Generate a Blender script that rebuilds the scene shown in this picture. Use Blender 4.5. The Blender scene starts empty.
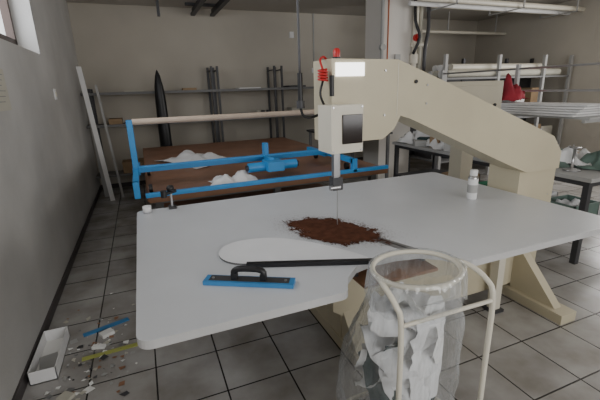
import bpy, bmesh, math, random
from mathutils import Vector, Matrix, noise
random.seed(4)
# ------------------------------------------------------------------ materials
def mat(name, col, rough=.6, metal=0, var=.06, scale=6, bump=0, bscale=60, col2=None, spec=.5, emis=None):
    m=bpy.data.materials.new(name); m.use_nodes=True
    nt=m.node_tree; b=nt.nodes['Principled BSDF']
    b.inputs['Roughness'].default_value=rough; b.inputs['Metallic'].default_value=metal
    b.inputs['Specular IOR Level'].default_value=spec
    tc=nt.nodes.new('ShaderNodeTexCoord')
    n=nt.nodes.new('ShaderNodeTexNoise'); n.inputs['Scale'].default_value=scale; n.inputs['Detail'].default_value=5
    nt.links.new(tc.outputs['Object'],n.inputs['Vector'])
    r=nt.nodes.new('ShaderNodeValToRGB')
    r.color_ramp.elements[0].position=.3; r.color_ramp.elements[1].position=.7
    c2=col2 or tuple(c*(1-var*2.2) for c in col)
    r.color_ramp.elements[0].color=(*c2,1); r.color_ramp.elements[1].color=(*col,1)
    nt.links.new(n.outputs['Fac'],r.inputs['Fac']); nt.links.new(r.outputs['Color'],b.inputs['Base Color'])
    if bump:
        n2=nt.nodes.new('ShaderNodeTexNoise'); n2.inputs['Scale'].default_value=bscale; n2.inputs['Detail'].default_value=4
        nt.links.new(tc.outputs['Object'],n2.inputs['Vector'])
        bp=nt.nodes.new('ShaderNodeBump'); bp.inputs['Strength'].default_value=bump; bp.inputs['Distance'].default_value=.01
        nt.links.new(n2.outputs['Fac'],bp.inputs['Height']); nt.links.new(bp.outputs['Normal'],b.inputs['Normal'])
    if emis:
        b.inputs['Emission Color'].default_value=(*col,1); b.inputs['Emission Strength'].default_value=emis
    return m
M={}
M['wallL']=mat('plaster_left',(.56,.55,.53),.8,var=.10,scale=1.6,bump=.2)
M['wallB']=mat('plaster_back',(.53,.49,.42),.85,var=.06,scale=1.2,bump=.1)
M['wallP']=mat('plaster_pillar',(.76,.73,.68),.85,var=.03,scale=1.2)
M['ceil']=mat('ceiling_paint',(.56,.53,.48),.9,scale=1)
M['base']=mat('baseboard_dark',(.07,.06,.06),.5)
M['table']=mat('white_laminate',(.66,.68,.71),.32,var=.03,scale=3)
M['tedge']=mat('laminate_edge',(.58,.58,.58),.5)
M['beige']=mat('beige_enamel',(.60,.54,.39),.42,var=.05,scale=3)
M['beige2']=mat('beige_cabinet_paint',(.50,.46,.36),.5,var=.05,scale=3)
M['cream']=mat('cream_enamel',(.72,.68,.57),.4,var=.03)
M['black']=mat('black_plastic',(.012,.012,.014),.4)
M['glass']=mat('dark_glass',(.02,.013,.012),.12)
M['steel']=mat('steel',(.55,.55,.56),.3,metal=.9)
M['dsteel']=mat('dark_steel',(.075,.075,.08),.5,metal=.4)
M['grey']=mat('grey_paint',(.19,.19,.19),.55)
M['lgrey']=mat('light_grey_paint',(.42,.42,.41),.6)
M['blue']=mat('blue_enamel',(.04,.31,.70),.4,var=.05)
M['brown']=mat('brown_hardboard',(.30,.15,.09),.42,var=.14,scale=4)
M['brownedge']=mat('brown_edge',(.30,.15,.08),.6)
M['wood']=mat('light_wood',(.68,.55,.44),.5,var=.06,scale=9)
M['white']=mat('white_matte',(.84,.84,.84),.7,var=.03)
M['tmpl']=mat('grey_white_template',(.82,.83,.85),.6,var=.03)
M['fabric']=mat('white_fabric',(.76,.76,.76),.85,var=.08,scale=9)
M['paper']=mat('paper',(.88,.88,.86),.8,var=.02)
M['glare_label']=mat('label_painted_glare',(1,1,.97),.5,var=.0,emis=3.0)  # plain white label; emission stands in for light reflected off it
M['notice']=mat('yellowed_paper',(.55,.53,.45),.8,var=.05)
M['red']=mat('red_plastic',(.55,.02,.02),.35)
M['redcloth']=mat('red_cloth',(.40,.03,.05),.9,var=.2)
M['green']=mat('green_plastic',(.05,.22,.12),.4)
M['dgreen']=mat('grey_green_paint',(.14,.21,.18),.6)
M['teal']=mat('dark_teal_fabric',(.03,.065,.065),.8,var=.2)
M['yellow']=mat('yellow_green_strip',(.45,.48,.12),.6)
M['bluep']=mat('blue_plastic_strip',(.05,.24,.52),.4)
M['winframe']=mat('window_frame_brown',(.06,.035,.025),.5)
M['dust']=mat('brown_dust',(.115,.046,.027),.95,var=.2,scale=30,bump=.12,bscale=200,spec=.1)
M['card']=mat('cardboard',(.38,.26,.15),.85)
M['orange']=mat('rust_primer',(.45,.13,.05),.6)
def plastic(name,dens=.25,tint=(.85,.87,.88)):
    m=bpy.data.materials.new(name); m.use_nodes=True; nt=m.node_tree
    for n in list(nt.nodes): nt.nodes.remove(n)
    o=nt.nodes.new('ShaderNodeOutputMaterial'); t=nt.nodes.new('ShaderNodeBsdfTransparent'); t.inputs['Color'].default_value=(.93,.94,.95,1)
    g=nt.nodes.new('ShaderNodeBsdfGlossy'); g.inputs['Roughness'].default_value=.16; g.inputs['Color'].default_value=(.9,.9,.9,1)
    d=nt.nodes.new('ShaderNodeBsdfDiffuse'); d.inputs['Color'].default_value=(*tint,1)
    lw=nt.nodes.new('ShaderNodeLayerWeight'); lw.inputs['Blend'].default_value=.35
    tc=nt.nodes.new('ShaderNodeTexCoord'); no=nt.nodes.new('ShaderNodeTexNoise'); no.inputs['Scale'].default_value=9
    mp=nt.nodes.new('ShaderNodeMapping'); mp.inputs['Scale'].default_value=(2.2,2.2,.8)
    nt.links.new(tc.outputs['Object'],mp.inputs['Vector']); nt.links.new(mp.outputs['Vector'],no.inputs['Vector'])
    bp=nt.nodes.new('ShaderNodeBump'); bp.inputs['Strength'].default_value=1; bp.inputs['Distance'].default_value=.03
    nt.links.new(no.outputs['Fac'],bp.inputs['Height']); nt.links.new(bp.outputs['Normal'],g.inputs['Normal']); nt.links.new(bp.outputs['Normal'],lw.inputs['Normal'])
    m1=nt.nodes.new('ShaderNodeMixShader'); m1.inputs[0].default_value=.4
    nt.links.new(g.outputs[0],m1.inputs[1]); nt.links.new(d.outputs[0],m1.inputs[2])
    mr=nt.nodes.new('ShaderNodeMapRange'); mr.inputs['To Min'].default_value=dens*.4; mr.inputs['To Max'].default_value=min(1,dens*3.2)
    nt.links.new(lw.outputs['Facing'],mr.inputs['Value'])
    m2=nt.nodes.new('ShaderNodeMixShader'); nt.links.new(mr.outputs[0],m2.inputs[0])
    nt.links.new(t.outputs[0],m2.inputs[1]); nt.links.new(m1.outputs[0],m2.inputs[2]); nt.links.new(m2.outputs[0],o.inputs['Surface'])
    return m
M['plastic']=plastic('clear_polythene',.17)
def tiles():
    m=bpy.data.materials.new('floor_tiles'); m.use_nodes=True; nt=m.node_tree; b=nt.nodes['Principled BSDF']
    tc=nt.nodes.new('ShaderNodeTexCoord'); mp=nt.nodes.new('ShaderNodeMapping'); mp.inputs['Location'].default_value=(.12,.05,0)
    nt.links.new(tc.outputs['Object'],mp.inputs['Vector'])
    br=nt.nodes.new('ShaderNodeTexBrick'); br.offset=0; br.squash=1
    br.inputs['Scale'].default_value=1; br.inputs['Brick Width'].default_value=.365; br.inputs['Row Height'].default_value=.365
    br.inputs['Mortar Size'].default_value=.005; br.inputs['Mortar Smooth'].default_value=.2
    br.inputs['Color1'].default_value=(.41,.40,.39,1); br.inputs['Color2'].default_value=(.47,.46,.445,1); br.inputs['Mortar'].default_value=(.03,.028,.026,1)
    nt.links.new(mp.outputs[0],br.inputs['Vector'])
    no=nt.nodes.new('ShaderNodeTexNoise'); no.inputs['Scale'].default_value=3; no.inputs['Detail'].default_value=8
    nt.links.new(tc.outputs['Object'],no.inputs['Vector'])
    rp=nt.nodes.new('ShaderNodeValToRGB'); rp.color_ramp.elements[0].position=.3; rp.color_ramp.elements[0].color=(.55,.52,.48,1); rp.color_ramp.elements[1].position=.65; rp.color_ramp.elements[1].color=(1,1,1,1)
    nt.links.new(no.outputs['Fac'],rp.inputs['Fac'])
    mx=nt.nodes.new('ShaderNodeMix'); mx.data_type='RGBA'; mx.blend_type='MULTIPLY'; mx.inputs['Factor'].default_value=1
    nt.links.new(br.outputs['Color'],mx.inputs['A']); nt.links.new(rp.outputs['Color'],mx.inputs['B']); nt.links.new(mx.outputs['Result'],b.inputs['Base Color'])
    b.inputs['Roughness'].default_value=.25
    bp=nt.nodes.new('ShaderNodeBump'); bp.invert=True; bp.inputs['Strength'].default_value=.5; bp.inputs['Distance'].default_value=.004
    nt.links.new(br.outputs['Fac'],bp.inputs['Height']); nt.links.new(bp.outputs['Normal'],b.inputs['Normal'])
    return m
M['tiles']=tiles()
# ------------------------------------------------------------------ builder
class Obj:
    def __init__(s,name,bevel=0,smooth=True):
        s.name=name; s.bm=bmesh.new(); s.mats=[]; s.bevel=bevel; s.smooth=smooth
    def mi(s,m):
        if m not in s.mats: s.mats.append(m)
        return s.mats.index(m)
    def faces(s,vs,fs,m,sm=False):
        bv=[s.bm.verts.new(v) for v in vs]; k=s.mi(m); out=[]
        for f in fs:
            try:
                fc=s.bm.faces.new([bv[i] for i in f]); fc.material_index=k; fc.smooth=sm; out.append(fc)
            except ValueError: pass
        return bv
    def box(s,x0,x1,y0,y1,z0,z1,m,rot=None):
        c=Vector(((x0+x1)/2,(y0+y1)/2,(z0+z1)/2)); vs=[]
        for x in (x0,x1):
            for y in (y0,y1):
                for z in (z0,z1):
                    v=Vector((x,y,z))-c
                    if rot is not None: v=rot@v
                    vs.append(v+c)
        s.faces(vs,[(0,1,3,2),(4,6,7,5),(0,4,5,1),(2,3,7,6),(0,2,6,4),(1,5,7,3)],m)
    def cyl(s,a,b,r,m,r2=None,seg=16,cap=True):
        a=Vector(a); b=Vector(b); r2=r if r2 is None else r2
        d=(b-a).normalized(); u=d.orthogonal().normalized(); w=d.cross(u)
        vs=[]
        for P,R_ in ((a,r),(b,r2)):
            for i in range(seg):
                t=2*math.pi*i/seg; vs.append(P+(u*math.cos(t)+w*math.sin(t))*R_)
        fs=[(i,(i+1)%seg,seg+(i+1)%seg,seg+i) for i in range(seg)]
        s.faces(vs,fs,m,True)
        if cap:
            s.faces(vs[:seg],[tuple(reversed(range(seg)))],m); s.faces(vs[seg:],[tuple(range(seg))],m)
    def lathe(s,c,prof,m,seg=24):
        c=Vector(c); n=len(prof); vs=[]
        for r,z in prof:
            for i in range(seg):
                t=2*math.pi*i/seg; vs.append(c+Vector((r*math.cos(t),r*math.sin(t),z)))
        fs=[(k*seg+i,k*seg+(i+1)%seg,(k+1)*seg+(i+1)%seg,(k+1)*seg+i) for k in range(n-1) for i in range(seg)]
        s.faces(vs,fs,m,True)
    def tube(s,pts,r,m,seg=10,closed=False,smooth=3):
        P=[Vector(p) for p in pts]
        if smooth:
            Q=[]; n=len(P)
            rng=range(n) if closed else range(n-1)
            for i in rng:
                p0=P[(i-1)%n] if closed or i>0 else P[i]; p1=P[i]; p2=P[(i+1)%n]; p3=P[(i+2)%n] if closed or i+2<n else p2
                for k in range(smooth):
                    t=k/smooth
                    Q.append(.5*((2*p1)+(p2-p0)*t+(2*p0-5*p1+4*p2-p3)*t*t+(3*p1-p0-3*p2+p3)*t**3))
            if not closed: Q.append(P[-1])
            P=Q
        n=len(P); vs=[]; u=None
        for i in range(n):
            if closed: d=(P[(i+1)%n]-P[i-1]).normalized()
            else: d=(P[min(i+1,n-1)]-P[max(i-1,0)]).normalized()
            if u is None: u=d.orthogonal().normalized()
            else:
                u=(u-d*u.dot(d)).normalized()
            w=d.cross(u)
            for j in range(seg):
                t=2*math.pi*j/seg; vs.append(P[i]+(u*math.cos(t)+w*math.sin(t))*r)
        fs=[]
        for i in range(n if closed else n-1):
            for j in range(seg):
                a=i*seg+j; b=i*seg+(j+1)%seg; c=((i+1)%n)*seg+(j+1)%seg; d=((i+1)%n)*seg+j
                fs.append((a,b,c,d))
        if not closed: fs+= [tuple(reversed(range(seg))),tuple(range((n-1)*seg,n*seg))]
        s.faces(vs,fs,m,True)
    def prism(s,poly,axis,a,b,m,mside=None):
        def P(p,t):
            return {'y':(p[0],t,p[1]),'z':(p[0],p[1],t),'x':(t,p[0],p[1])}[axis]
        n=len(poly); vs=[P(p,a) for p in poly]+[P(p,b) for p in poly]
        bv=[s.bm.verts.new(v) for v in vs]; fl=[]
        f=s.bm.faces.new(bv[:n]); f.material_index=s.mi(m); fl.append(f)
        f=s.bm.faces.new(list(reversed(bv[n:]))); f.material_index=s.mi(m); fl.append(f)
        for i in range(n):
            f=s.bm.faces.new([bv[(i+1)%n],bv[i],bv[n+i],bv[n+(i+1)%n]]); f.material_index=s.mi(mside or m); fl.append(f)
        bmesh.ops.recalc_face_normals(s.bm,faces=fl)
    def cloth(s,cx,cy,z,w,d,h,m,n=18,seed=0,rot=0):
        vs=[];c,sn=math.cos(rot),math.sin(rot)
        for i in range(n+1):
            for j in range(n+1):
                x=(i/n-.5);y=(j/n-.5)
                fall=max(0,1-(abs(2*x)**3+abs(2*y)**3))
                q=Vector((x*3+seed*3.1,y*3,seed))
                k=.35+.9*noise.noise(q)+.35*abs(noise.noise(q*2.7))
                edge=1+.5*noise.noise(Vector((x*3,y*3,seed+9)))
                X=x*w*edge;Y=y*d*edge
                vs.append((cx+X*c-Y*sn,cy+X*sn+Y*c,z+.003+h*max(.03,k)*(.1+.9*fall)))
        fs=[(i*(n+1)+j,(i+1)*(n+1)+j,(i+1)*(n+1)+j+1,i*(n+1)+j+1) for i in range(n) for j in range(n)]
        s.faces(vs,fs,m,True)
    def sheet(s,cx,cy,cz,w,d,m,ex,ey,ez,k=0,n=10,amp=.05,zmin=None,rfun=None):
        vs=[]; T=Matrix.Rotation(ez,3,'Z')@Matrix.Rotation(ey,3,'Y')@Matrix.Rotation(ex,3,'X')
        for i in range(n+1):
            for j in range(n+1):
                x=(i/n-.5)*w; y=(j/n-.5)*d
                zz=amp*noise.noise(Vector((x*9+k*2.3,y*9,k)))+amp*.4*noise.noise(Vector((x*25+k,y*25,k)))
                v=T@Vector((x,y,zz))+Vector((cx,cy,cz))
                if zmin is not None: v.z=max(v.z,zmin)
                if rfun: v=rfun(v)
                vs.append(v)
        s.faces(vs,[(i*(n+1)+j,(i+1)*(n+1)+j,(i+1)*(n+1)+j+1,i*(n+1)+j+1) for i in range(n) for j in range(n)],m,True)
    def done(s):
        me=bpy.data.meshes.new(s.name)
        for v in [v for v in s.bm.verts if not v.link_faces]: s.bm.verts.remove(v)
        s.bm.to_mesh(me); s.bm.free()
        for k in s.mats: me.materials.append(M[k])
        o=bpy.data.objects.new(s.name,me); bpy.context.collection.objects.link(o)
        if s.bevel:
            b=o.modifiers.new('bevel','BEVEL'); b.width=s.bevel; b.segments=2; b.limit_method='ANGLE'; b.angle_limit=math.radians(50)
        return o
def rz(a): return Matrix.Rotation(a,3,'Z')
XL=-.83; YB=7.4; ZC=3.0; XR=7.6; YF=-2.6
# ------------------------------------------------------------------ shell
o=Obj('floor'); o.box(XL-.3,XR+.3,YF-.2,YB+.2,-.1,0,'tiles'); o.done()
o=Obj('ceiling'); o.box(XL-.3,XR+.3,YF-.2,YB+.2,ZC,ZC+.15,'ceil'); o.done()
o=Obj('wall_left')
W0,W1,S0,S1=.9,4.62,2.0,2.85
o.box(XL-.3,XL,YF,W0,0,ZC,'wallL'); o.box(XL-.3,XL,W1,YB,0,ZC,'wallL')
o.box(XL-.3,XL,W0,W1,0,S0,'wallL'); o.box(XL-.3,XL,W0,W1,S1,ZC,'wallL'); o.done()
o=Obj('window_1')
xf=XL-.2
o.box(xf-.03,xf+.03,W0,W1,S0,S0+.06,'winframe'); o.box(xf-.03,xf+.03,W0,W1,S1-.06,S1,'winframe')
for y in (W0,W0+1.24,W0+2.48,W1-.06): o.box(xf-.03,xf+.03,y,y+.06,S0+.06,S1-.06,'winframe')
for y in (W0+.08,W0+1.32,W0+2.56):
    o.box(xf-.02,xf+.04,y,y+.05,S0+.07,S1-.07,'winframe'); o.box(xf-.02,xf+.04,y+1.08,y+1.13,S0+.07,S1-.07,'winframe'); o.box(xf-.02,xf+.04,y,y+1.13,S0+.07,S0+.12,'winframe'); 
o.done()
o=Obj('wall_back'); o.box(XL-.3,XR+.3,YB,YB+.2,0,ZC,'wallB'); o.done()
R0,R1=.6,4.2
o=Obj('wall_right')
o.box(XR,XR+.25,YF,YB,0,1.0,'wallB'); o.box(XR,XR+.25,YF,YB,2.6,ZC,'wallB')
for a,b in ((YF,R0),(R1,YB)): o.box(XR,XR+.25,a,b,1.0,2.6,'wallB')
o.done()
o=Obj('window_2')
for z in (1.0,2.55): o.box(XR+.1,XR+.16,R0,R1,z,z+.05,'winframe')
for i in range(5):
    y=R0+(R1-R0-.05)*i/4; o.box(XR+.1,XR+.16,y,y+.05,1.05,2.55,'winframe')
o.done()
o=Obj('wall_front')
o.box(XL-.3,-.2,YF-.2,YF,0,ZC,'wallB'); o.box(4.2,XR+.3,YF-.2,YF,0,ZC,'wallB'); o.box(-.2,4.2,YF-.2,YF,2.6,ZC,'wallB'); o.box(-.2,4.2,YF-.2,YF,0,.9,'wallB'); o.done()
o=Obj('window_3')
for z in (.9,2.55): o.box(-.2,4.2,YF-.13,YF-.07,z,z+.05,'winframe')
for i in range(5): 
    x=-.2+4.35*i/4; o.box(x,x+.05,YF-.13,YF-.07,.95,2.55,'winframe')
o.done()
o=Obj('baseboard_left'); o.box(XL,XL+.012,YF,YB,0,.075,'base'); o.done()
o=Obj('baseboard_back'); o.box(XL+.012,XR,YB-.012,YB,0,.075,'base'); o.done()
o=Obj('wall_pillar'); o.box(3.75,4.4,5.6,6.1,0,ZC,'wallP'); o.done()
o=Obj('wall_notice'); o.box(XL,XL+.004,3.00,3.28,1.52,1.79,'notice'); 
for i in range(6): o.box(XL+.004,XL+.005,3.03,3.24-.03*(i%3),1.75-.035*i,1.754-.035*i,'grey')
o.done()
o=Obj('light_switch'); o.box(XL,XL+.012,4.9,4.98,1.57,1.68,'white'); o.box(XL+.012,XL+.018,4.92,4.96,1.60,1.65,'cream'); o.done()
# ------------------------------------------------------------------ ceiling rails / pipes
o=Obj('ceiling_rail')
for x in (1.05,1.38):
    o.box(x-.035,x+.035,3.0,7.3,2.86,2.90,'dsteel'); o.box(x-.01,x+.01,3.0,7.3,2.90,2.97,'dsteel')
for y in (4,5.5,7.0): o.box(.9,1.5,y-.03,y+.03,2.96,3.0,'dsteel')
o.box(.43,.47,6.6,6.65,2.72,3.0,'dsteel')
o.done()
o=Obj('ceiling_pipes')
for k,(x0,x1,y,z,r) in enumerate(((4.0,7.6,5.0,2.82,.04),(4.0,7.6,5.25,2.80,.035),(4.6,7.6,5.5,2.84,.03),(4.5,7.6,6.6,2.62,.03))):
    o.cyl((x0,y,z),(x1,y,z),r,'cream' if k!=1 else 'white',seg=12)
for x in (4.6,6,7.3): 
    o.box(x-.012,x+.012,4.9,5.6,2.755,2.77,'lgrey'); o.box(x-.008,x+.008,4.9,4.92,2.755,3,'lgrey'); o.box(x-.008,x+.008,5.58,5.6,2.755,3,'lgrey')
    o.box(x-.01,x+.01,6.59,6.61,2.6,3,'lgrey')
o.done()
# ------------------------------------------------------------------ back shelving
o=Obj('wall_shelving')
for z in (1.62,1.12): 
    o.box(XL+.01,3.15,6.95,7.35,z-.014,z+.014,'grey')
    o.box(XL+.01,3.15,6.93,6.95,z-.022,z+.018,'grey')
for x in (-.7,1.22,1.32,2.36,2.5):
    for y in (6.95,7.33): o.box(x-.018,x+.018,y-.015,y+.015,0,2.02 if x>1 else 1.7,'dsteel')
    for z in (.3,1.95 if x>1 else 1.66): o.box(x-.015,x+.015,6.95,7.33,z-.01,z+.01,'dsteel')
o.box(XL+.01,3.15,6.95,7.35,.28,.31,'grey')
o.done()
o=Obj('shelf_leftovers')
o.box(.72,.95,7.0,7.2,1.635,1.675,'card'); o.box(-.2,.1,7.0,7.3,1.635,1.66,'notice'); o.box(1.6,1.9,7.0,7.3,1.135,1.20,'lgrey'); o.box(1.7,2.1,7.0,7.3,1.635,1.655,'paper')
o.box(-.5,-.3,7.0,7.3,1.135,1.22,'card'); o.box(.55,.9,7.0,7.3,1.135,1.17,'dsteel'); o.box(2.7,2.95,7.0,7.25,1.135,1.26,'notice'); o.box(2.65,3.0,7.0,7.3,1.635,1.67,'dsteel')
o.box(-.4,.0,7.0,7.3,.311,.5,'card'); o.box(.3,.8,7.0,7.3,.311,.42,'lgrey')
for x in (2.05,2.15,2.25): o.cyl((x,7.1,1.135),(x,7.1,1.24),.035,'dsteel' if x>2.1 else 'notice')
o.done()
o=Obj('hanging_black_garment')
o.lathe((.33,6.82,.55),[(.0,0),(.085,.01),(.10,.1),(.095,.5),(.085,.9),(.07,1.15),(.04,1.32),(.02,1.38),(0,1.42)],'black',seg=14)
o.box(.32,.34,6.84,6.93,1.9,1.92,'dsteel'); o.box(.32,.34,6.80,6.85,1.88,1.93,'dsteel')
o.done()
for k,(x,y,w,h,lean,mm) in enumerate(((-.62,6.45,.065,2.0,.14,'white'),(-.46,6.6,.035,1.75,.12,'lgrey'),(-.72,6.75,.06,1.9,.05,'lgrey'))):
    o=Obj('leaning_board')
    o.prism([(x,0),(x+w,0),(x+w-lean*1.0,h),(x-lean,h)],'y',y,y+.02,mm)
    o.done()
# ------------------------------------------------------------------ white cutting table
TZ=.85
tx0,tx1,ty0,ty1=-.11,2.36,1.14,2.65
def arc(cx,cy,r,a0,a1,n=6):
    return [(cx+r*math.cos(math.radians(a0+(a1-a0)*i/n)),cy+r*math.sin(math.radians(a0+(a1-a0)*i/n))) for i in range(n+1)]
poly=arc(tx0+.05,ty0+.05,.05,180,270)
poly+=[(.60,ty0)]+arc(.62,ty0+.04,.04,270,350,4)+[(.70,1.24)]+[(.78,1.31),(.88,1.335),(1.0,1.335),(1.12,1.31),(1.2,1.25)]+[(1.24,1.18),(1.27,ty0)]
poly+=arc(tx1-.06,ty0+.06,.06,270,360)+arc(tx1-.04,ty1-.04,.04,0,90)+arc(tx0+.04,ty1-.04,.04,90,180)
o=Obj('cutting_table')
o.prism(poly,'z',TZ-.032,TZ,'table','tedge')
for (x,y) in ((.05,2.5),(2.25,2.5),(2.2,1.75)):
    o.box(x-.03,x+.03,y-.03,y+.03,.02,TZ-.09,'cream'); o.box(x-.05,x+.05,y-.05,y+.05,0,.02,'dsteel')
o.box(.02,2.28,2.47,2.53,TZ-.09,TZ-.032,'cream'); o.box(.02,2.28,1.72,1.78,TZ-.09,TZ-.032,'cream')
for x in (.05,2.22): o.box(x-.03,x+.03,1.3,2.5,TZ-.09,TZ-.033,'cream')
Bp=Vector((1.11,1.325,0))
def strip(o,A,B,w,z0,z1,m,w2=None):
    d=(B-A).normalized(); n=Vector((-d.y,d.x,0))*w/2; n2=Vector((-d.y,d.x,0))*(w2 or w)/2
    o.prism([(A+n)[:2],(B+n2)[:2],(B-n2)[:2],(A-n)[:2]],'z',z0,z1,m)
strip(o,Vector((.88,1.95,0)),Bp,.045,TZ,TZ+.002,'grey',.065)
strip(o,Vector((.95,1.82,0)),Bp,.008,TZ+.002,TZ+.003,'black')
o.box(.80,1.20,1.27,1.50,.755,.77,'brownedge')
for x in (.80,1.18):
    o.box(x,x+.02,1.36,1.49,.77,TZ-.032,'dsteel')
o.done()
o=Obj('sawdust_pile')
n=200; x0,x1,y0,y1=.50,1.25,1.34,2.17; vs=[];idx={};fs=[]
def dh(x,y):
    dx=x-.895; dy=y-1.75
    a=math.radians(-56); u=dx*math.cos(a)+dy*math.sin(a); v=-dx*math.sin(a)+dy*math.cos(a)
    q=1-math.sqrt((u/.285)**2+(v/.165)**2)+.30*noise.noise(Vector((x*8,y*8,2)))+.16*noise.noise(Vector((x*30,y*30,5)))+.30*noise.noise(Vector((x*120,y*120,5)))
    return q
for i in range(n+1):
    for j in range(n+1):
        x=x0+(x1-x0)*i/n; y=y0+(y1-y0)*j/n; q=dh(x,y); idx[i,j]=(len(vs),q)
        vs.append((x,y,TZ+.0035+max(0,min(q-.3,.5))*.006))
for i in range(n):
    for j in range(n):
        c=[idx[i,j],idx[i+1,j],idx[i+1,j+1],idx[i,j+1]]
        if sum(k[1]>0.02 for k in c)>=3: fs.append([k[0] for k in c])
o.faces(vs,fs,'dust',True)
for k in range(3200):
    a=random.uniform(0,6.28); r=.16+abs(random.gauss(0,.04)); u=r*1.7*math.cos(a); v=r*.98*math.sin(a); b=math.radians(-56)
    x=.895+u*math.cos(b)-v*math.sin(b); y=1.75+u*math.sin(b)+v*math.cos(b)
    if not(.2<x<2 and 1.36<y<2.3): continue
    s_=random.uniform(.0009,.0022); t=random.uniform(0,3)
    o.faces([(x+s_*math.cos(t+q*2.1),y+s_*math.sin(t+q*2.1),TZ+.0036) for q in range(3)],[(0,1,2)],'dust')
o.done()
o=Obj('semicircular_template')
Pa=Vector((.33,1.535)); Pb=Vector((.87,1.315)); dd=(Pb-Pa).normalized(); nn=Vector((-dd.y,dd.x))
base=[(.36,1.522),(.30,1.56),(.26,1.62),(.255,1.70),(.295,1.77),(.37,1.805),(.47,1.80),(.57,1.76),(.66,1.68),(.74,1.58),(.81,1.47),(.855,1.38),(.87,1.315)]
pts=[]
for i in range(len(base)-1):
    p0=Vector(base[max(i-1,0)]);p1=Vector(base[i]);p2=Vector(base[i+1]);p3=Vector(base[min(i+2,len(base)-1)])
    for k in range(4):
        t=k/4; pts.append(tuple(.5*((2*p1)+(p2-p0)*t+(2*p0-5*p1+4*p2-p3)*t*t+(3*p1-p0-3*p2+p3)*t**3)))
pts.append(base[-1])
o.prism(pts,'z',TZ+.001,TZ+.010,'tmpl','grey')
q=[tuple(Pa+dd*.02),tuple(Pb+dd*.0),tuple(Pb-nn*.024),tuple(Pa+dd*.02-nn*.024)]
o.prism(q,'z',TZ+.001,TZ+.02,'black'); o.done()
o=Obj('hand_float')
c=Vector((.315,1.365,0)); ang=math.atan2(1.27-1.46,.48-.15); rot=rz(ang)
def lb(x0,x1,y0,y1,z0,z1,m):
    vs=[]
    for x in (x0,x1):
        for y in (y0,y1):
            for z in (z0,z1): vs.append(rot@Vector((x,y,0))+c+Vector((0,0,z)))
    o.faces(vs,[(0,1,3,2),(4,6,7,5),(0,4,5,1),(2,3,7,6),(0,2,6,4),(1,5,7,3)],m)
lb(-.185,.185,-.03,.03,TZ+.001,TZ+.018,'bluep'); lb(-.165,.165,-.018,.024,TZ+.018,TZ+.0195,'dsteel')
for x in (-.06,.06): lb(x-.012,x+.012,-.012,.012,TZ+.0195,TZ+.045,'black')
o.tube([rot@Vector((x,0,0))+c+Vector((0,0,TZ+z)) for x,z in ((-.06,.025),(-.062,.05),(-.045,.063),(0,.066),(.045,.063),(.062,.05),(.06,.025))],.0125,'black')
for x in (-.15,.15):
    P=rot@Vector((x,0,0))+c; o.cyl((P.x,P.y,TZ+.0195),(P.x,P.y,TZ+.023),.006,'steel')
o.done()
o=Obj('spray_can')
P=(2.0,1.86,TZ+.001)
o.lathe(P,[(0,0),(.030,0),(.032,.004),(.032,.14)],'white'); o.lathe(P,[(.0325,.045),(.0325,.10)],'lgrey'); o.lathe(P,[(.033,.14),(.033,.146),(.026,.16),(.012,.168),(0,.168)],'steel')
o.lathe(P,[(.024,.157),(.025,.195),(.020,.20),(0,.20)],'white'); o.done()
o=Obj('plastic_cup'); o.lathe((-.045,2.58,TZ+.001),[(0,.003),(.022,.002),(.024,0),(.028,.045),(.026,.045),(.022,.006),(0,.006)],'white'); o.done()
o=Obj('thread_stand_clamp')
o.box(.09,.14,2.585,2.66,TZ+.001,TZ+.012,'dsteel'); o.cyl((.115,2.62,TZ+.012),(.115,2.62,TZ+.13),.008,'steel')
o.cyl((.07,2.60,TZ+.105),(.15,2.63,TZ+.115),.012,'black'); o.lathe((.115,2.62,TZ+.12),[(0,.04),(.018,.036),(.026,.02),(.02,.0),(0,-.002)],'black'); o.cyl((.07,2.60,TZ+.085),(.07,2.60,TZ+.13),.02,'black'); o.done()
# ------------------------------------------------------------------ band knife machine
o=Obj('band_knife_machine',bevel=.008)
y0,y1=1.78,2.0
o.prism([(.905,1.74),(1.30,1.735),(1.66,1.605),(2.62,1.235),(2.72,1.12),(2.72,1.0),(2.40,1.0),(2.22,1.07),(1.40,1.42),(1.33,1.44),(1.29,1.37),(1.22,1.32),(.905,1.32)],'y',y0,y1,'beige')
o.prism([(2.385,1.20),(2.42,1.24),(2.60,1.235),(2.75,1.12),(2.75,.55),(2.385,.55)],'y',1.82,2.08,'beige')
o.box(2.42,2.74,1.86,2.06,.10,.55,'beige')
o.prism([(.93,.56),(2.42,.45),(2.42,.12),(1.15,.12),(.93,.28)],'y',1.83,2.03,'beige')
o.box(.98,1.10,1.62,2.42,0,.07,'beige'); o.box(.99,1.09,1.85,2.01,.07,.30,'beige')
o.prism([(1.66,.07),(1.85,.28),(1.85,.07)],'x',1.0,1.08,'beige')
o.box(2.45,2.60,1.42,2.75,0,.07,'beige'); o.prism([(1.50,.07),(1.86,.45),(1.86,.07)],'x',2.49,2.56,'beige')
o.box(2.45,2.74,2.05,2.2,.0,.2,'beige')
o.box(2.2,2.42,1.9,2.0,.5,.76,'beige')
o.box(.83,1.005,1.64,1.79,1.29,1.52,'cream')
o.box(.888,.998,1.632,1.642,1.335,1.475,'glass')
for x in (.84,.996):
    for z in (1.30,1.51): o.cyl((x,1.64,z),(x,1.635,z),.005,'steel',seg=8)
o.box(.925,1.09,1.773,1.78,1.655,1.72,'glare_label');  # machine label plate, reflected glare put in as glow
o.box(1.30,1.304,1.777,1.78,1.44,1.72,'cream')
for x,z in ((1.22,1.68),(1.22,1.45),(1.5,1.5),(1.5,1.6),(2.5,1.15),(2.70,.8),(2.45,.7)):
    o.cyl((x,1.825 if x>2.4 else 1.78,z),(x,(1.825 if x>2.4 else 1.78)-.006,z),.006,'steel',seg=8)
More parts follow.
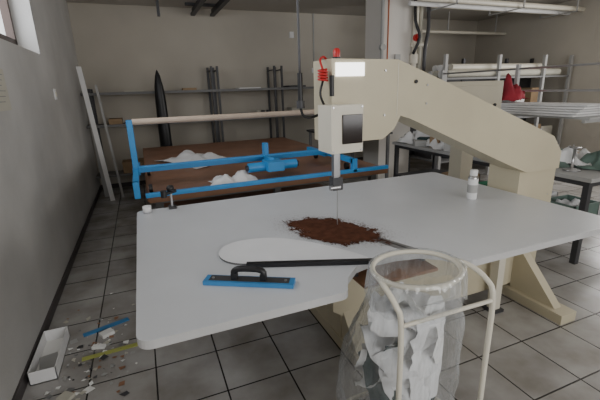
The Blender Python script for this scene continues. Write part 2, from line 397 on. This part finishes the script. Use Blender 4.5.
o.cyl((1.42,1.78,1.62),(1.42,1.772,1.62),.010,'black')
o.box(.925,.955,1.80,1.83,1.12,1.34,'steel'); o.cyl((.965,1.82,1.10),(.965,1.82,1.34),.008,'steel'); o.box(.915,.975,1.79,1.84,1.06,1.13,'dsteel')
o.cyl((.90,1.80,1.075),(.96,1.80,1.075),.014,'steel')
o.box(.947,.953,1.808,1.812,.5,1.30,'steel')
o.cyl((.99,1.89,1.735),(.99,1.89,1.755),.022,'black'); o.lathe((.99,1.89,1.755),[(.018,0),(.019,.03),(.013,.042),(0,.045)],'red')
o.done()
o=Obj('air_hose_coil')
pts=[]
for i in range(50):
    t=i/49; a=t*math.pi*2*4; pts.append((.865+.022*math.cos(a),1.80+.022*math.sin(a),1.69-.055*t))
o.tube(pts,.0055,'red',seg=6,smooth=0)
o.tube([(.865,1.80,1.69),(.87,1.84,1.735),(.91,1.88,1.755),(.94,1.90,1.735)],.006,'red',seg=6)
o.cyl((.90,1.77,1.66),(.90,1.77,1.56),.012,'black')
o.tube([(.865,1.80,1.635),(.845,1.79,1.58),(.855,1.79,1.54),(.905,1.85,1.50)],.006,'black',seg=6); o.done()
o=Obj('hanging_power_cable')
o.tube([(.795,1.93,3.0),(.792,1.93,2.4),(.795,1.93,1.9),(.795,1.93,1.66)],.007,'dsteel',seg=8)
o.cyl((.795,1.93,1.68),(.795,1.93,1.54),.014,'black'); o.cyl((.795,1.93,1.54),(.795,1.93,1.50),.022,'dsteel')
o.tube([(.795,1.93,1.5),(.81,1.93,1.46),(.85,1.92,1.45),(.91,1.91,1.47)],.007,'black',seg=8)
o.done()
# ------------------------------------------------------------------ long spreading table (brown)
o=Obj('fabric_spreading_table')
bx0,bx1,by0,by1=-.03,2.25,3.2,6.3
o.box(bx0,bx1,by0,by1,.765,.80,'brown'); o.box(bx0-.012,bx0,by0,by1,.76,.80,'brownedge'); o.box(bx0,bx1,by0-.015,by0,.75,.80,'brownedge')
for x in (bx0+.08,(bx0+bx1)/2,bx1-.08):
    for y in (3.35,4.8,6.15): o.box(x-.03,x+.03,y-.03,y+.03,0,.76,'grey')
for y in (3.35,4.8,6.15): o.box(bx0+.05,bx1-.05,y-.025,y+.025,.70,.76,'grey')
for x in (bx0+.08,bx1-.08): o.box(x-.02,x+.02,3.3,6.2,.25,.30,'grey')
o.box(bx0+.06,bx1-.06,3.35,6.15,.30,.315,'brown')
o.done()
o=Obj('fabric_spreading_carriage',bevel=.004)
Y=3.7
o.box(-.13,1.75,Y-.03,Y+.03,.915,.965,'blue')
o.box(-.13,-.08,Y-.025,Y+.025,.94,1.385,'blue'); o.box(-.13,-.02,Y-.02,Y+.02,1.345,1.385,'blue')
o.cyl((-.08,Y,1.365),(1.80,Y,1.365),.027,'wood',seg=20); o.cyl((-.1,Y,1.365),(1.84,Y,1.365),.012,'steel')
o.box(1.80,1.85,Y-.025,Y+.025,.94,1.385,'blue')
for x in (-.13,1.80):
    o.box(x,x+.045,3.12,Y,.90,.95,'blue')
    o.box(x,x+.045,3.10,3.16,.82,.95,'blue')
    o.box(x-.01,x+.055,Y+.03,Y+.5,.88,.93,'blue')
o.box(-.08,1.80,3.60,3.64,.965,.985,'blue')
o.box(-.05,2.2,3.10,3.14,.815,.85,'blue')
o.box(1.75,2.25,Y-.03,Y+.03,.915,.965,'blue')
o.box(1.02,1.18,3.30,3.50,.87,.96,'blue'); o.cyl((.86,3.42,.905),(1.34,3.42,.905),.045,'blue'); o.box(1.07,1.12,3.42,Y,.94,.98,'blue'); o.box(1.075,1.125,3.60,3.66,.86,1.10,'blue')
o.cyl((1.34,3.42,.905),(1.36,3.42,.905),.03,'black'); o.cyl((.84,3.42,.905),(.86,3.42,.905),.025,'dsteel')
for x in (-.02,1.85,):
    for y in (3.35,4.1): o.cyl((x,y,.835),(x+.03,y,.835),.035,'black')
o.done()
o=Obj('plastic_bag_on_table')
o.cloth(.56,4.75,.80,.60,.80,.14,'fabric',seed=2,rot=.5); o.done()
o=Obj('crumpled_polythene'); o.cloth(.72,3.38,.80,.42,.28,.14,'fabric',seed=5,n=16,rot=.2); o.done()
o=Obj('grey_work_table')
o.box(2.65,3.6,5.0,6.2,.88,.91,'dsteel')
for x in (2.7,3.55):
    for y in (5.05,6.15): o.box(x-.02,x+.02,y-.02,y+.02,0,.88,'grey')
o.cloth(3.2,5.5,.91,.5,.4,.08,'card',seed=8)
o.box(2.9,3.2,5.85,6.1,.91,1.1,'dgreen')
o.done()
# ------------------------------------------------------------------ right work bench
o=Obj('workbench')
o.box(3.42,4.25,1.95,4.75,.765,.80,'lgrey'); 
for x in (3.47,4.2):
    for y in (2.0,3.35,4.7): o.box(x-.025,x+.025,y-.025,y+.025,0,.765,'dsteel')
o.box(3.45,4.22,1.98,4.72,.72,.765,'dsteel'); o.box(3.45,4.22,2.0,4.7,.30,.32,'dsteel'); 
for y in (2.3,3.4,4.65):
    o.box(4.17,4.21,y-.02,y+.02,.80,1.80,'lgrey')
    o.box(3.75,4.2,y-.015,y+.015,1.22,1.25,'lgrey')
o.box(3.75,4.22,2.25,4.7,1.25,1.27,'lgrey')
for z in (1.5,1.75): o.cyl((4.19,2.3,z),(4.19,4.65,z),.012,'steel')
o.done()
o=Obj('white_board_stack')
for k in range(5):
    o.box(3.72+.02*k,4.13,2.35,3.5,1.272+.022*k,1.29+.022*k,'white' if k%2 else 'fabric',rot=rz(.03*(k-2)))
o.done()
o=Obj('workbench_clutter')
for k,(x,y,w,d_,h_,m) in enumerate(((3.8,4.4,.6,.5,.28,'fabric'),(3.65,3.95,.4,.4,.24,'white'),(3.8,3.5,.55,.5,.26,'fabric'),(3.7,2.6,.45,.4,.1,'dgreen'),(3.95,2.9,.4,.4,.28,'fabric'),(3.95,2.2,.4,.4,.2,'dgreen'),(3.6,4.55,.3,.3,.22,'white'),(3.95,2.5,.4,.4,.3,'white'))): o.cloth(x,y,.80,w,d_,h_,m,seed=11+k)
for k in range(54):
    x=random.uniform(3.5,4.05); y=random.uniform(2.4,4.65); s_=random.uniform(.03,.09)
    o.box(x-s_,x+s_,y-s_,y+s_*.8,.801,.81+random.uniform(.01,.16),random.choice(['card','paper','dgreen','dsteel','notice','white','wood','lgrey','teal','white']),rot=rz(random.uniform(0,3)))
o.done()
o=Obj('chrome_stand'); o.lathe((3.62,2.25,.801),[(0,0),(.07,0),(.07,.01),(.012,.02),(.012,.2),(.05,.21),(.05,.215),(0,.215)],'steel'); o.done()
o=Obj('storage_bins')
for k,(x,y,m) in enumerate(((3.52,2.1,'dgreen'),(3.52,2.5,'white'),(3.52,2.9,'green'),(3.52,3.5,'card'))):
    o.box(x,x+.35,y,y+.3,.321,.325,m); o.box(x,x+.01,y,y+.3,.321,.5,m); o.box(x+.34,x+.35,y,y+.3,.321,.5,m); o.box(x,x+.35,y,y+.01,.321,.5,m); o.box(x,x+.35,y+.29,y+.3,.321,.5,m)
    o.cloth(x+.17,y+.15,.44,.28,.24,.12,'fabric',seed=20+k,n=10)
o.done()
o=Obj('control_cabinet',bevel=.01)
o.box(2.55,3.22,2.75,3.05,1.25,1.62,'beige2'); o.box(2.85,3.0,2.82,2.98,.03,1.25,'beige2'); o.box(2.7,3.15,2.78,3.1,0,.03,'dsteel'); o.box(2.6,3.17,2.743,2.75,1.29,1.58,'beige2'); o.cyl((3.12,2.743,1.4),(3.12,2.73,1.4),.015,'black')
o.done()
o=Obj('stock_rack')
for x in (4.55,5.7,6.8,7.5):
    for y in (5.0,5.8): o.box(x-.025,x+.025,y-.025,y+.025,0,2.05,'lgrey' if y<5.5 else 'dsteel')
for z in (.35,1.0,1.7):
    o.box(4.53,7.52,4.98,5.82,z-.03,z,'grey')
o.box(4.53,7.52,5.79,5.81,.3,1.68,'dsteel')
o.done()
o=Obj('fabric_rolls')
for k in range(6):
    y=5.08+.13*k; o.cyl((4.65,y,1.70+.062),(7.3+.03*k-.1*(k%3),y,1.70+.062),.06,'fabric' if k%2 else 'notice',seg=14)
for k in range(4): o.cyl((4.8,5.15+.13*k,1.70+.165),(6.9,5.15+.13*k,1.70+.165),.055,'white' if k else 'cream',seg=14)
for k in range(4): o.cyl((4.62,5.1+.14*k,1.065),(5.9,5.1+.14*k,1.065),.06,'notice' if k%2 else 'fabric',seg=14)
o.done()
o=Obj('stored_boxes')
x=4.6
while x<7.2:
    w_=random.uniform(.15,.4); h_=random.uniform(.15,.55)
    if x>5.95: o.box(x,x+w_*.95,5.1+random.uniform(0,.15),5.7,1.001,1.0+h_,random.choice(['card','notice','white','lgrey','brownedge','paper','fabric'])); 
    o.box(x,x+w_*.95,5.1+random.uniform(0,.15),5.7,.351,.35+random.uniform(.2,.5),random.choice(['card','notice','dsteel','lgrey','teal','white'])); x+=w_
for k in range(9):
    x=4.65+.14*k; h_=random.uniform(.12,.35); o.box(x,x+.13,5.15,5.65,1.13,1.13+h_,random.choice(['card','notice','white','lgrey','brownedge','redcloth']))
o.done()
o=Obj('red_cloth_bundle')
o.cloth(4.0,3.35,1.272+.115,.28,.40,.42,'redcloth',seed=31); o.sheet(3.80,3.4,1.40,.25,.30,'redcloth',1.35,.1,1.4,k=4); o.done()
o=Obj('pillar_pipes')
o.cyl((3.72,5.54,0.9),(3.72,5.54,3.0),.028,'lgrey'); o.cyl((3.84,5.56,1.2),(3.84,5.56,3.0),.012,'orange')
o.cyl((4.36,5.54,1.2),(4.36,5.54,3.0),.045,'cream'); o.cyl((4.46,5.54,1.2),(4.46,5.54,3.0),.035,'notice')
o.tube([(4.55,5.5,3.0),(4.55,5.45,2.5),(4.48,5.42,2.2),(4.5,5.45,1.8)],.03,'dsteel')
o.tube([(4.3,5.5,3.0),(4.28,5.45,2.6),(4.36,5.42,2.35),(4.3,5.5,2.1)],.025,'black')
o.cyl((4.36,5.46,2.35),(4.36,5.52,2.35),.06,'red'); o.cyl((4.36,5.54,1.95),(4.36,5.54,2.1),.07,'cream'); o.cyl((4.30,5.54,2.25),(4.6,5.54,2.25),.04,'cream')
o.cyl((3.72,5.5,2.2),(3.72,5.56,2.2),.05,'lgrey'); o.box(4.0,4.1,5.56,5.6,1.9,2.1,'lgrey'); o.done()
o=Obj('wall_cable_conduit'); o.box(3.35,3.37,7.38,7.4,1.0,3.0,'lgrey'); o.box(3.31,3.41,7.36,7.4,1.9,2.0,'white'); o.box(2.85,2.93,7.36,7.4,2.55,2.66,'white'); o.done()
# ------------------------------------------------------------------ bag stand
o=Obj('waste_bag_stand')
C=Vector((.895,1.06,.93)); R_=.172
o.tube([C+Vector((R_*math.cos(t),R_*math.sin(t)*.87,0)) for t in [2*math.pi*i/16 for i in range(16)]],.010,'cream',closed=True,seg=10,smooth=2)
def leg(pts): o.tube(pts,.0105,'cream',seg=10,smooth=4)
leg([(.723,1.06,.93),(.713,1.0,.92),(.725,.95,.87),(.738,.935,.80),(.74,.93,.5),(.74,.93,.0)])
leg([(1.067,1.06,.93),(1.10,1.0,.925),(1.12,.93,.89),(1.125,.90,.82),(1.125,.90,.5),(1.125,.90,0)])
o.cyl((.74,.93,.80),(1.125,.90,.82),.008,'cream'); o.cyl((.74,.93,.12),(1.125,.90,.12),.008,'cream')
leg([(.74,.93,.10),(.66,1.12,.10),(.68,1.32,.08),(.80,1.38,.07)]); leg([(1.125,.90,.10),(1.18,1.1,.10),(1.14,1.3,.08),(1.0,1.38,.07)]); o.cyl((.80,1.38,.07),(1.0,1.38,.07),.0105,'cream')
for p in ((.80,1.38),(1.0,1.38)): o.cyl((*p,.07),(*p,0),.012,'black')
o.done()
def bagsurf(o,m,scale,z0,z1,seed,n=80,k=50,amp=.05):
    vs=[]
    for i in range(k+1):
        t=i/k; z=z1+(z0-z1)*t
        rad=(.168+ .07*max(0,math.sin(min(1,max(0,t-.12)*1.25)*math.pi*.8)))*scale
        if t>.9: rad*=math.sqrt(max(.05,1-((t-.9)/.1)**2))
        for j in range(n):
            a=2*math.pi*j/n
            w=min(1,t*4)
            q=Vector((math.cos(a)*2.2,math.sin(a)*2.2,z*2.5+seed))
            f=1+w*(amp*3.5*noise.noise(q)+amp*2.4*abs(noise.noise(q*3.1))+amp*.8*noise.noise(q*8)+.025*math.sin(a*9+6*noise.noise(Vector((a,z*3,seed)))))
            cx=.895-.03*min(1,t*1.5); cy=1.06+.06*max(0,min(1,(t-.15)*2))
            y=cy+rad*f*math.sin(a)*.87
            if z>.76: y=min(y,1.215)
            X=cx+rad*f*math.cos(a)*1.05 if t>0 else cx+rad*math.cos(a)
            if z<.85: y=max(y,.95)
            vs.append((X,y,z))
    fs=[(i*n+j,i*n+(j+1)%n,(i+1)*n+(j+1)%n,(i+1)*n+j) for i in range(k) for j in range(n)]
    fs.append(tuple(range(k*n,(k+1)*n)))
    o.faces(vs,fs,m,True)
o=Obj('clear_waste_bag'); bagsurf(o,'plastic',1,.015,.935,3)
vs=[];n=64
for i,(dr,z) in enumerate(((0,.935),(.012,.946),(.022,.94),(.026,.90),(.03,.85))):
    for j in range(n):
        a=2*math.pi*j/n; zz=z-(.02*(1+math.sin(a*5+i))+.05*abs(noise.noise(Vector((a*1.5,0,4)))) if i==4 else 0)
        r=.168+dr+.006*math.sin(a*13+i)*(i>2); vs.append((.895+r*math.cos(a),1.06+r*math.sin(a)*.85,zz))
o.faces(vs,[(i*n+j,i*n+(j+1)%n,(i+1)*n+(j+1)%n,(i+1)*n+j) for i in range(4) for j in range(n)],'plastic',True)
o.done()
o=Obj('fabric_scraps_in_bag')
def keep(v):
    d=Vector(((v.x-.87)/.195,(v.y-1.11)/.145)); L=d.length
    if L>1: v.x=.87+(v.x-.87)/L; v.y=1.11+(v.y-1.11)/L
    if v.z>.74: v.y=min(v.y,1.19)
    return v
for k in range(36):
    z=.05+.55*(k/36); a=random.uniform(0,6.28); r=random.uniform(0,.10)
    o.sheet(.87+r*math.cos(a),1.10+r*math.sin(a)*.7,z,random.uniform(.18,.32),random.uniform(.14,.26),random.choice(['fabric','white','paper','fabric','white','teal','lgrey','white','white','teal']),random.uniform(-1.1,1.1),random.uniform(-1.1,1.1),random.uniform(0,3),k=k,zmin=.03,rfun=keep)
o.sheet(.94,.985,.55,.24,.36,'white',1.25,.15,.15,k=51,amp=.08,n=18,rfun=keep)
o.sheet(1.02,1.03,.64,.16,.26,'paper',1.1,.5,.5,k=52,amp=.08,n=16,rfun=keep)
o.sheet(.74,1.04,.46,.12,.30,'teal',1.3,-.3,-.6,k=53,amp=.07,n=14,rfun=keep)
o.sheet(.83,.985,.48,.20,.32,'fabric',1.2,-.25,-.1,k=54,amp=.08,n=16,rfun=keep)
o.sheet(.92,1.10,.75,.24,.20,'fabric',.5,.25,.4,k=55,amp=.09,n=16,rfun=keep)
o.sheet(.82,1.10,.72,.2,.20,'white',.7,-.35,.9,k=56,amp=.09,n=16,rfun=keep)
o.sheet(.88,1.06,.78,.16,.14,'paper',.3,.35,1.4,k=57,amp=.09,n=14,rfun=keep)
o.done()
# ------------------------------------------------------------------ floor litter
o=Obj('cardboard_tray')
x0,x1,y0,y1=-.80,-.66,2.28,2.72
o.box(x0,x1,y0,y1,.001,.006,'paper')
for a in ((x0,x0+.004,y0,y1),(x1-.004,x1,y0,y1),(x0,x1,y0,y0+.004),(x0,x1,y1-.004,y1)): o.box(*a,.001,.085,'white')
o.box(x0+.02,x1-.02,y0+.05,y0+.25,.006,.02,'lgrey',rot=rz(.2)); o.done()
o=Obj('blue_plastic_strip'); o.box(-.58,-.28,2.71,2.75,.001,.008,'bluep',rot=rz(.3)); o.done()
o=Obj('green_plastic_strip'); o.box(-.55,-.22,2.40,2.435,.001,.006,'yellow',rot=rz(.05)); o.done()
o=Obj('floor_scraps')
for k in range(190):
    x=random.gauss(-.52,.15); y=random.gauss(2.4,.30)
    if x<-.64 and 2.2<y<2.8 or x<-.8: continue
    s_=random.uniform(.004,.02) if random.random()<.85 else .028; t=random.uniform(0,6); m=random.choice(['notice','notice','dsteel','dsteel','lgrey','lgrey','brownedge','paper','grey','paper'])
    vs=[(x+s_*math.cos(t+q*1.57)*random.uniform(.4,1.3),y+s_*math.sin(t+q*1.57)*random.uniform(.4,1.3),.0015+random.uniform(0,.006)) for q in range(4)]
    o.faces(vs,[(0,1,2,3)],m)
o.box(-.46,-.38,2.60,2.66,.001,.025,'paper',rot=rz(.5)); o.box(-.5,-.42,2.48,2.51,.001,.02,'paper',rot=rz(-.3)); o.box(-.62,-.56,2.05,2.12,.001,.02,'notice',rot=rz(.9))
o.done()
# ------------------------------------------------------------------ lights
def area(name,loc,rot,sx,sy,e,col):
    l=bpy.data.lights.new(name,'AREA'); l.shape='RECTANGLE'; l.size=sx; l.size_y=sy; l.energy=e; l.color=col
    ob=bpy.data.objects.new(name,l); ob.location=loc; ob.rotation_euler=rot; bpy.context.collection.objects.link(ob)
area('daylight_window_left',(XL-.35,(W0+W1)/2,2.42),(0,math.radians(-90),0),.8,3.7,62,(.93,.96,1))
area('daylight_window_front',(2.0,YF-.25,1.75),(math.radians(90),0,0),4.3,1.6,112,(1,.98,.95))
area('daylight_window_right',(XR+.3,(R0+R1)/2,1.8),(0,math.radians(90),0),1.6,3.5,135,(1,.97,.93))
w=bpy.data.worlds.new('sky'); bpy.context.scene.world=w; w.use_nodes=True
bg=w.node_tree.nodes['Background']; bg.inputs['Color'].default_value=(.85,.90,1,1); bg.inputs['Strength'].default_value=1.1
# ------------------------------------------------------------------ camera
f=380; p=math.atan(111/380); yaw=math.atan(158.7/380*math.cos(p)); r=math.radians(1.8)
Fh=Vector((math.sin(yaw),math.cos(yaw),0)); Rv=Vector((math.cos(yaw),-math.sin(yaw),0)); Zv=Vector((0,0,1))
fw=Fh*math.cos(p)-Zv*math.sin(p); up=Fh*math.sin(p)+Zv*math.cos(p)
cr=Rv*math.cos(r)-up*math.sin(r); cu=Rv*math.sin(r)+up*math.cos(r)
cam=bpy.data.cameras.new('camera'); cam.sensor_width=36; cam.lens=f/600*36; cam.clip_start=.02
co=bpy.data.objects.new('camera',cam); bpy.context.collection.objects.link(co)
mt=Matrix((cr,cu,-fw)).transposed().to_4x4(); mt.translation=Vector((0,0,1.6)); co.matrix_world=mt
bpy.context.scene.camera=co
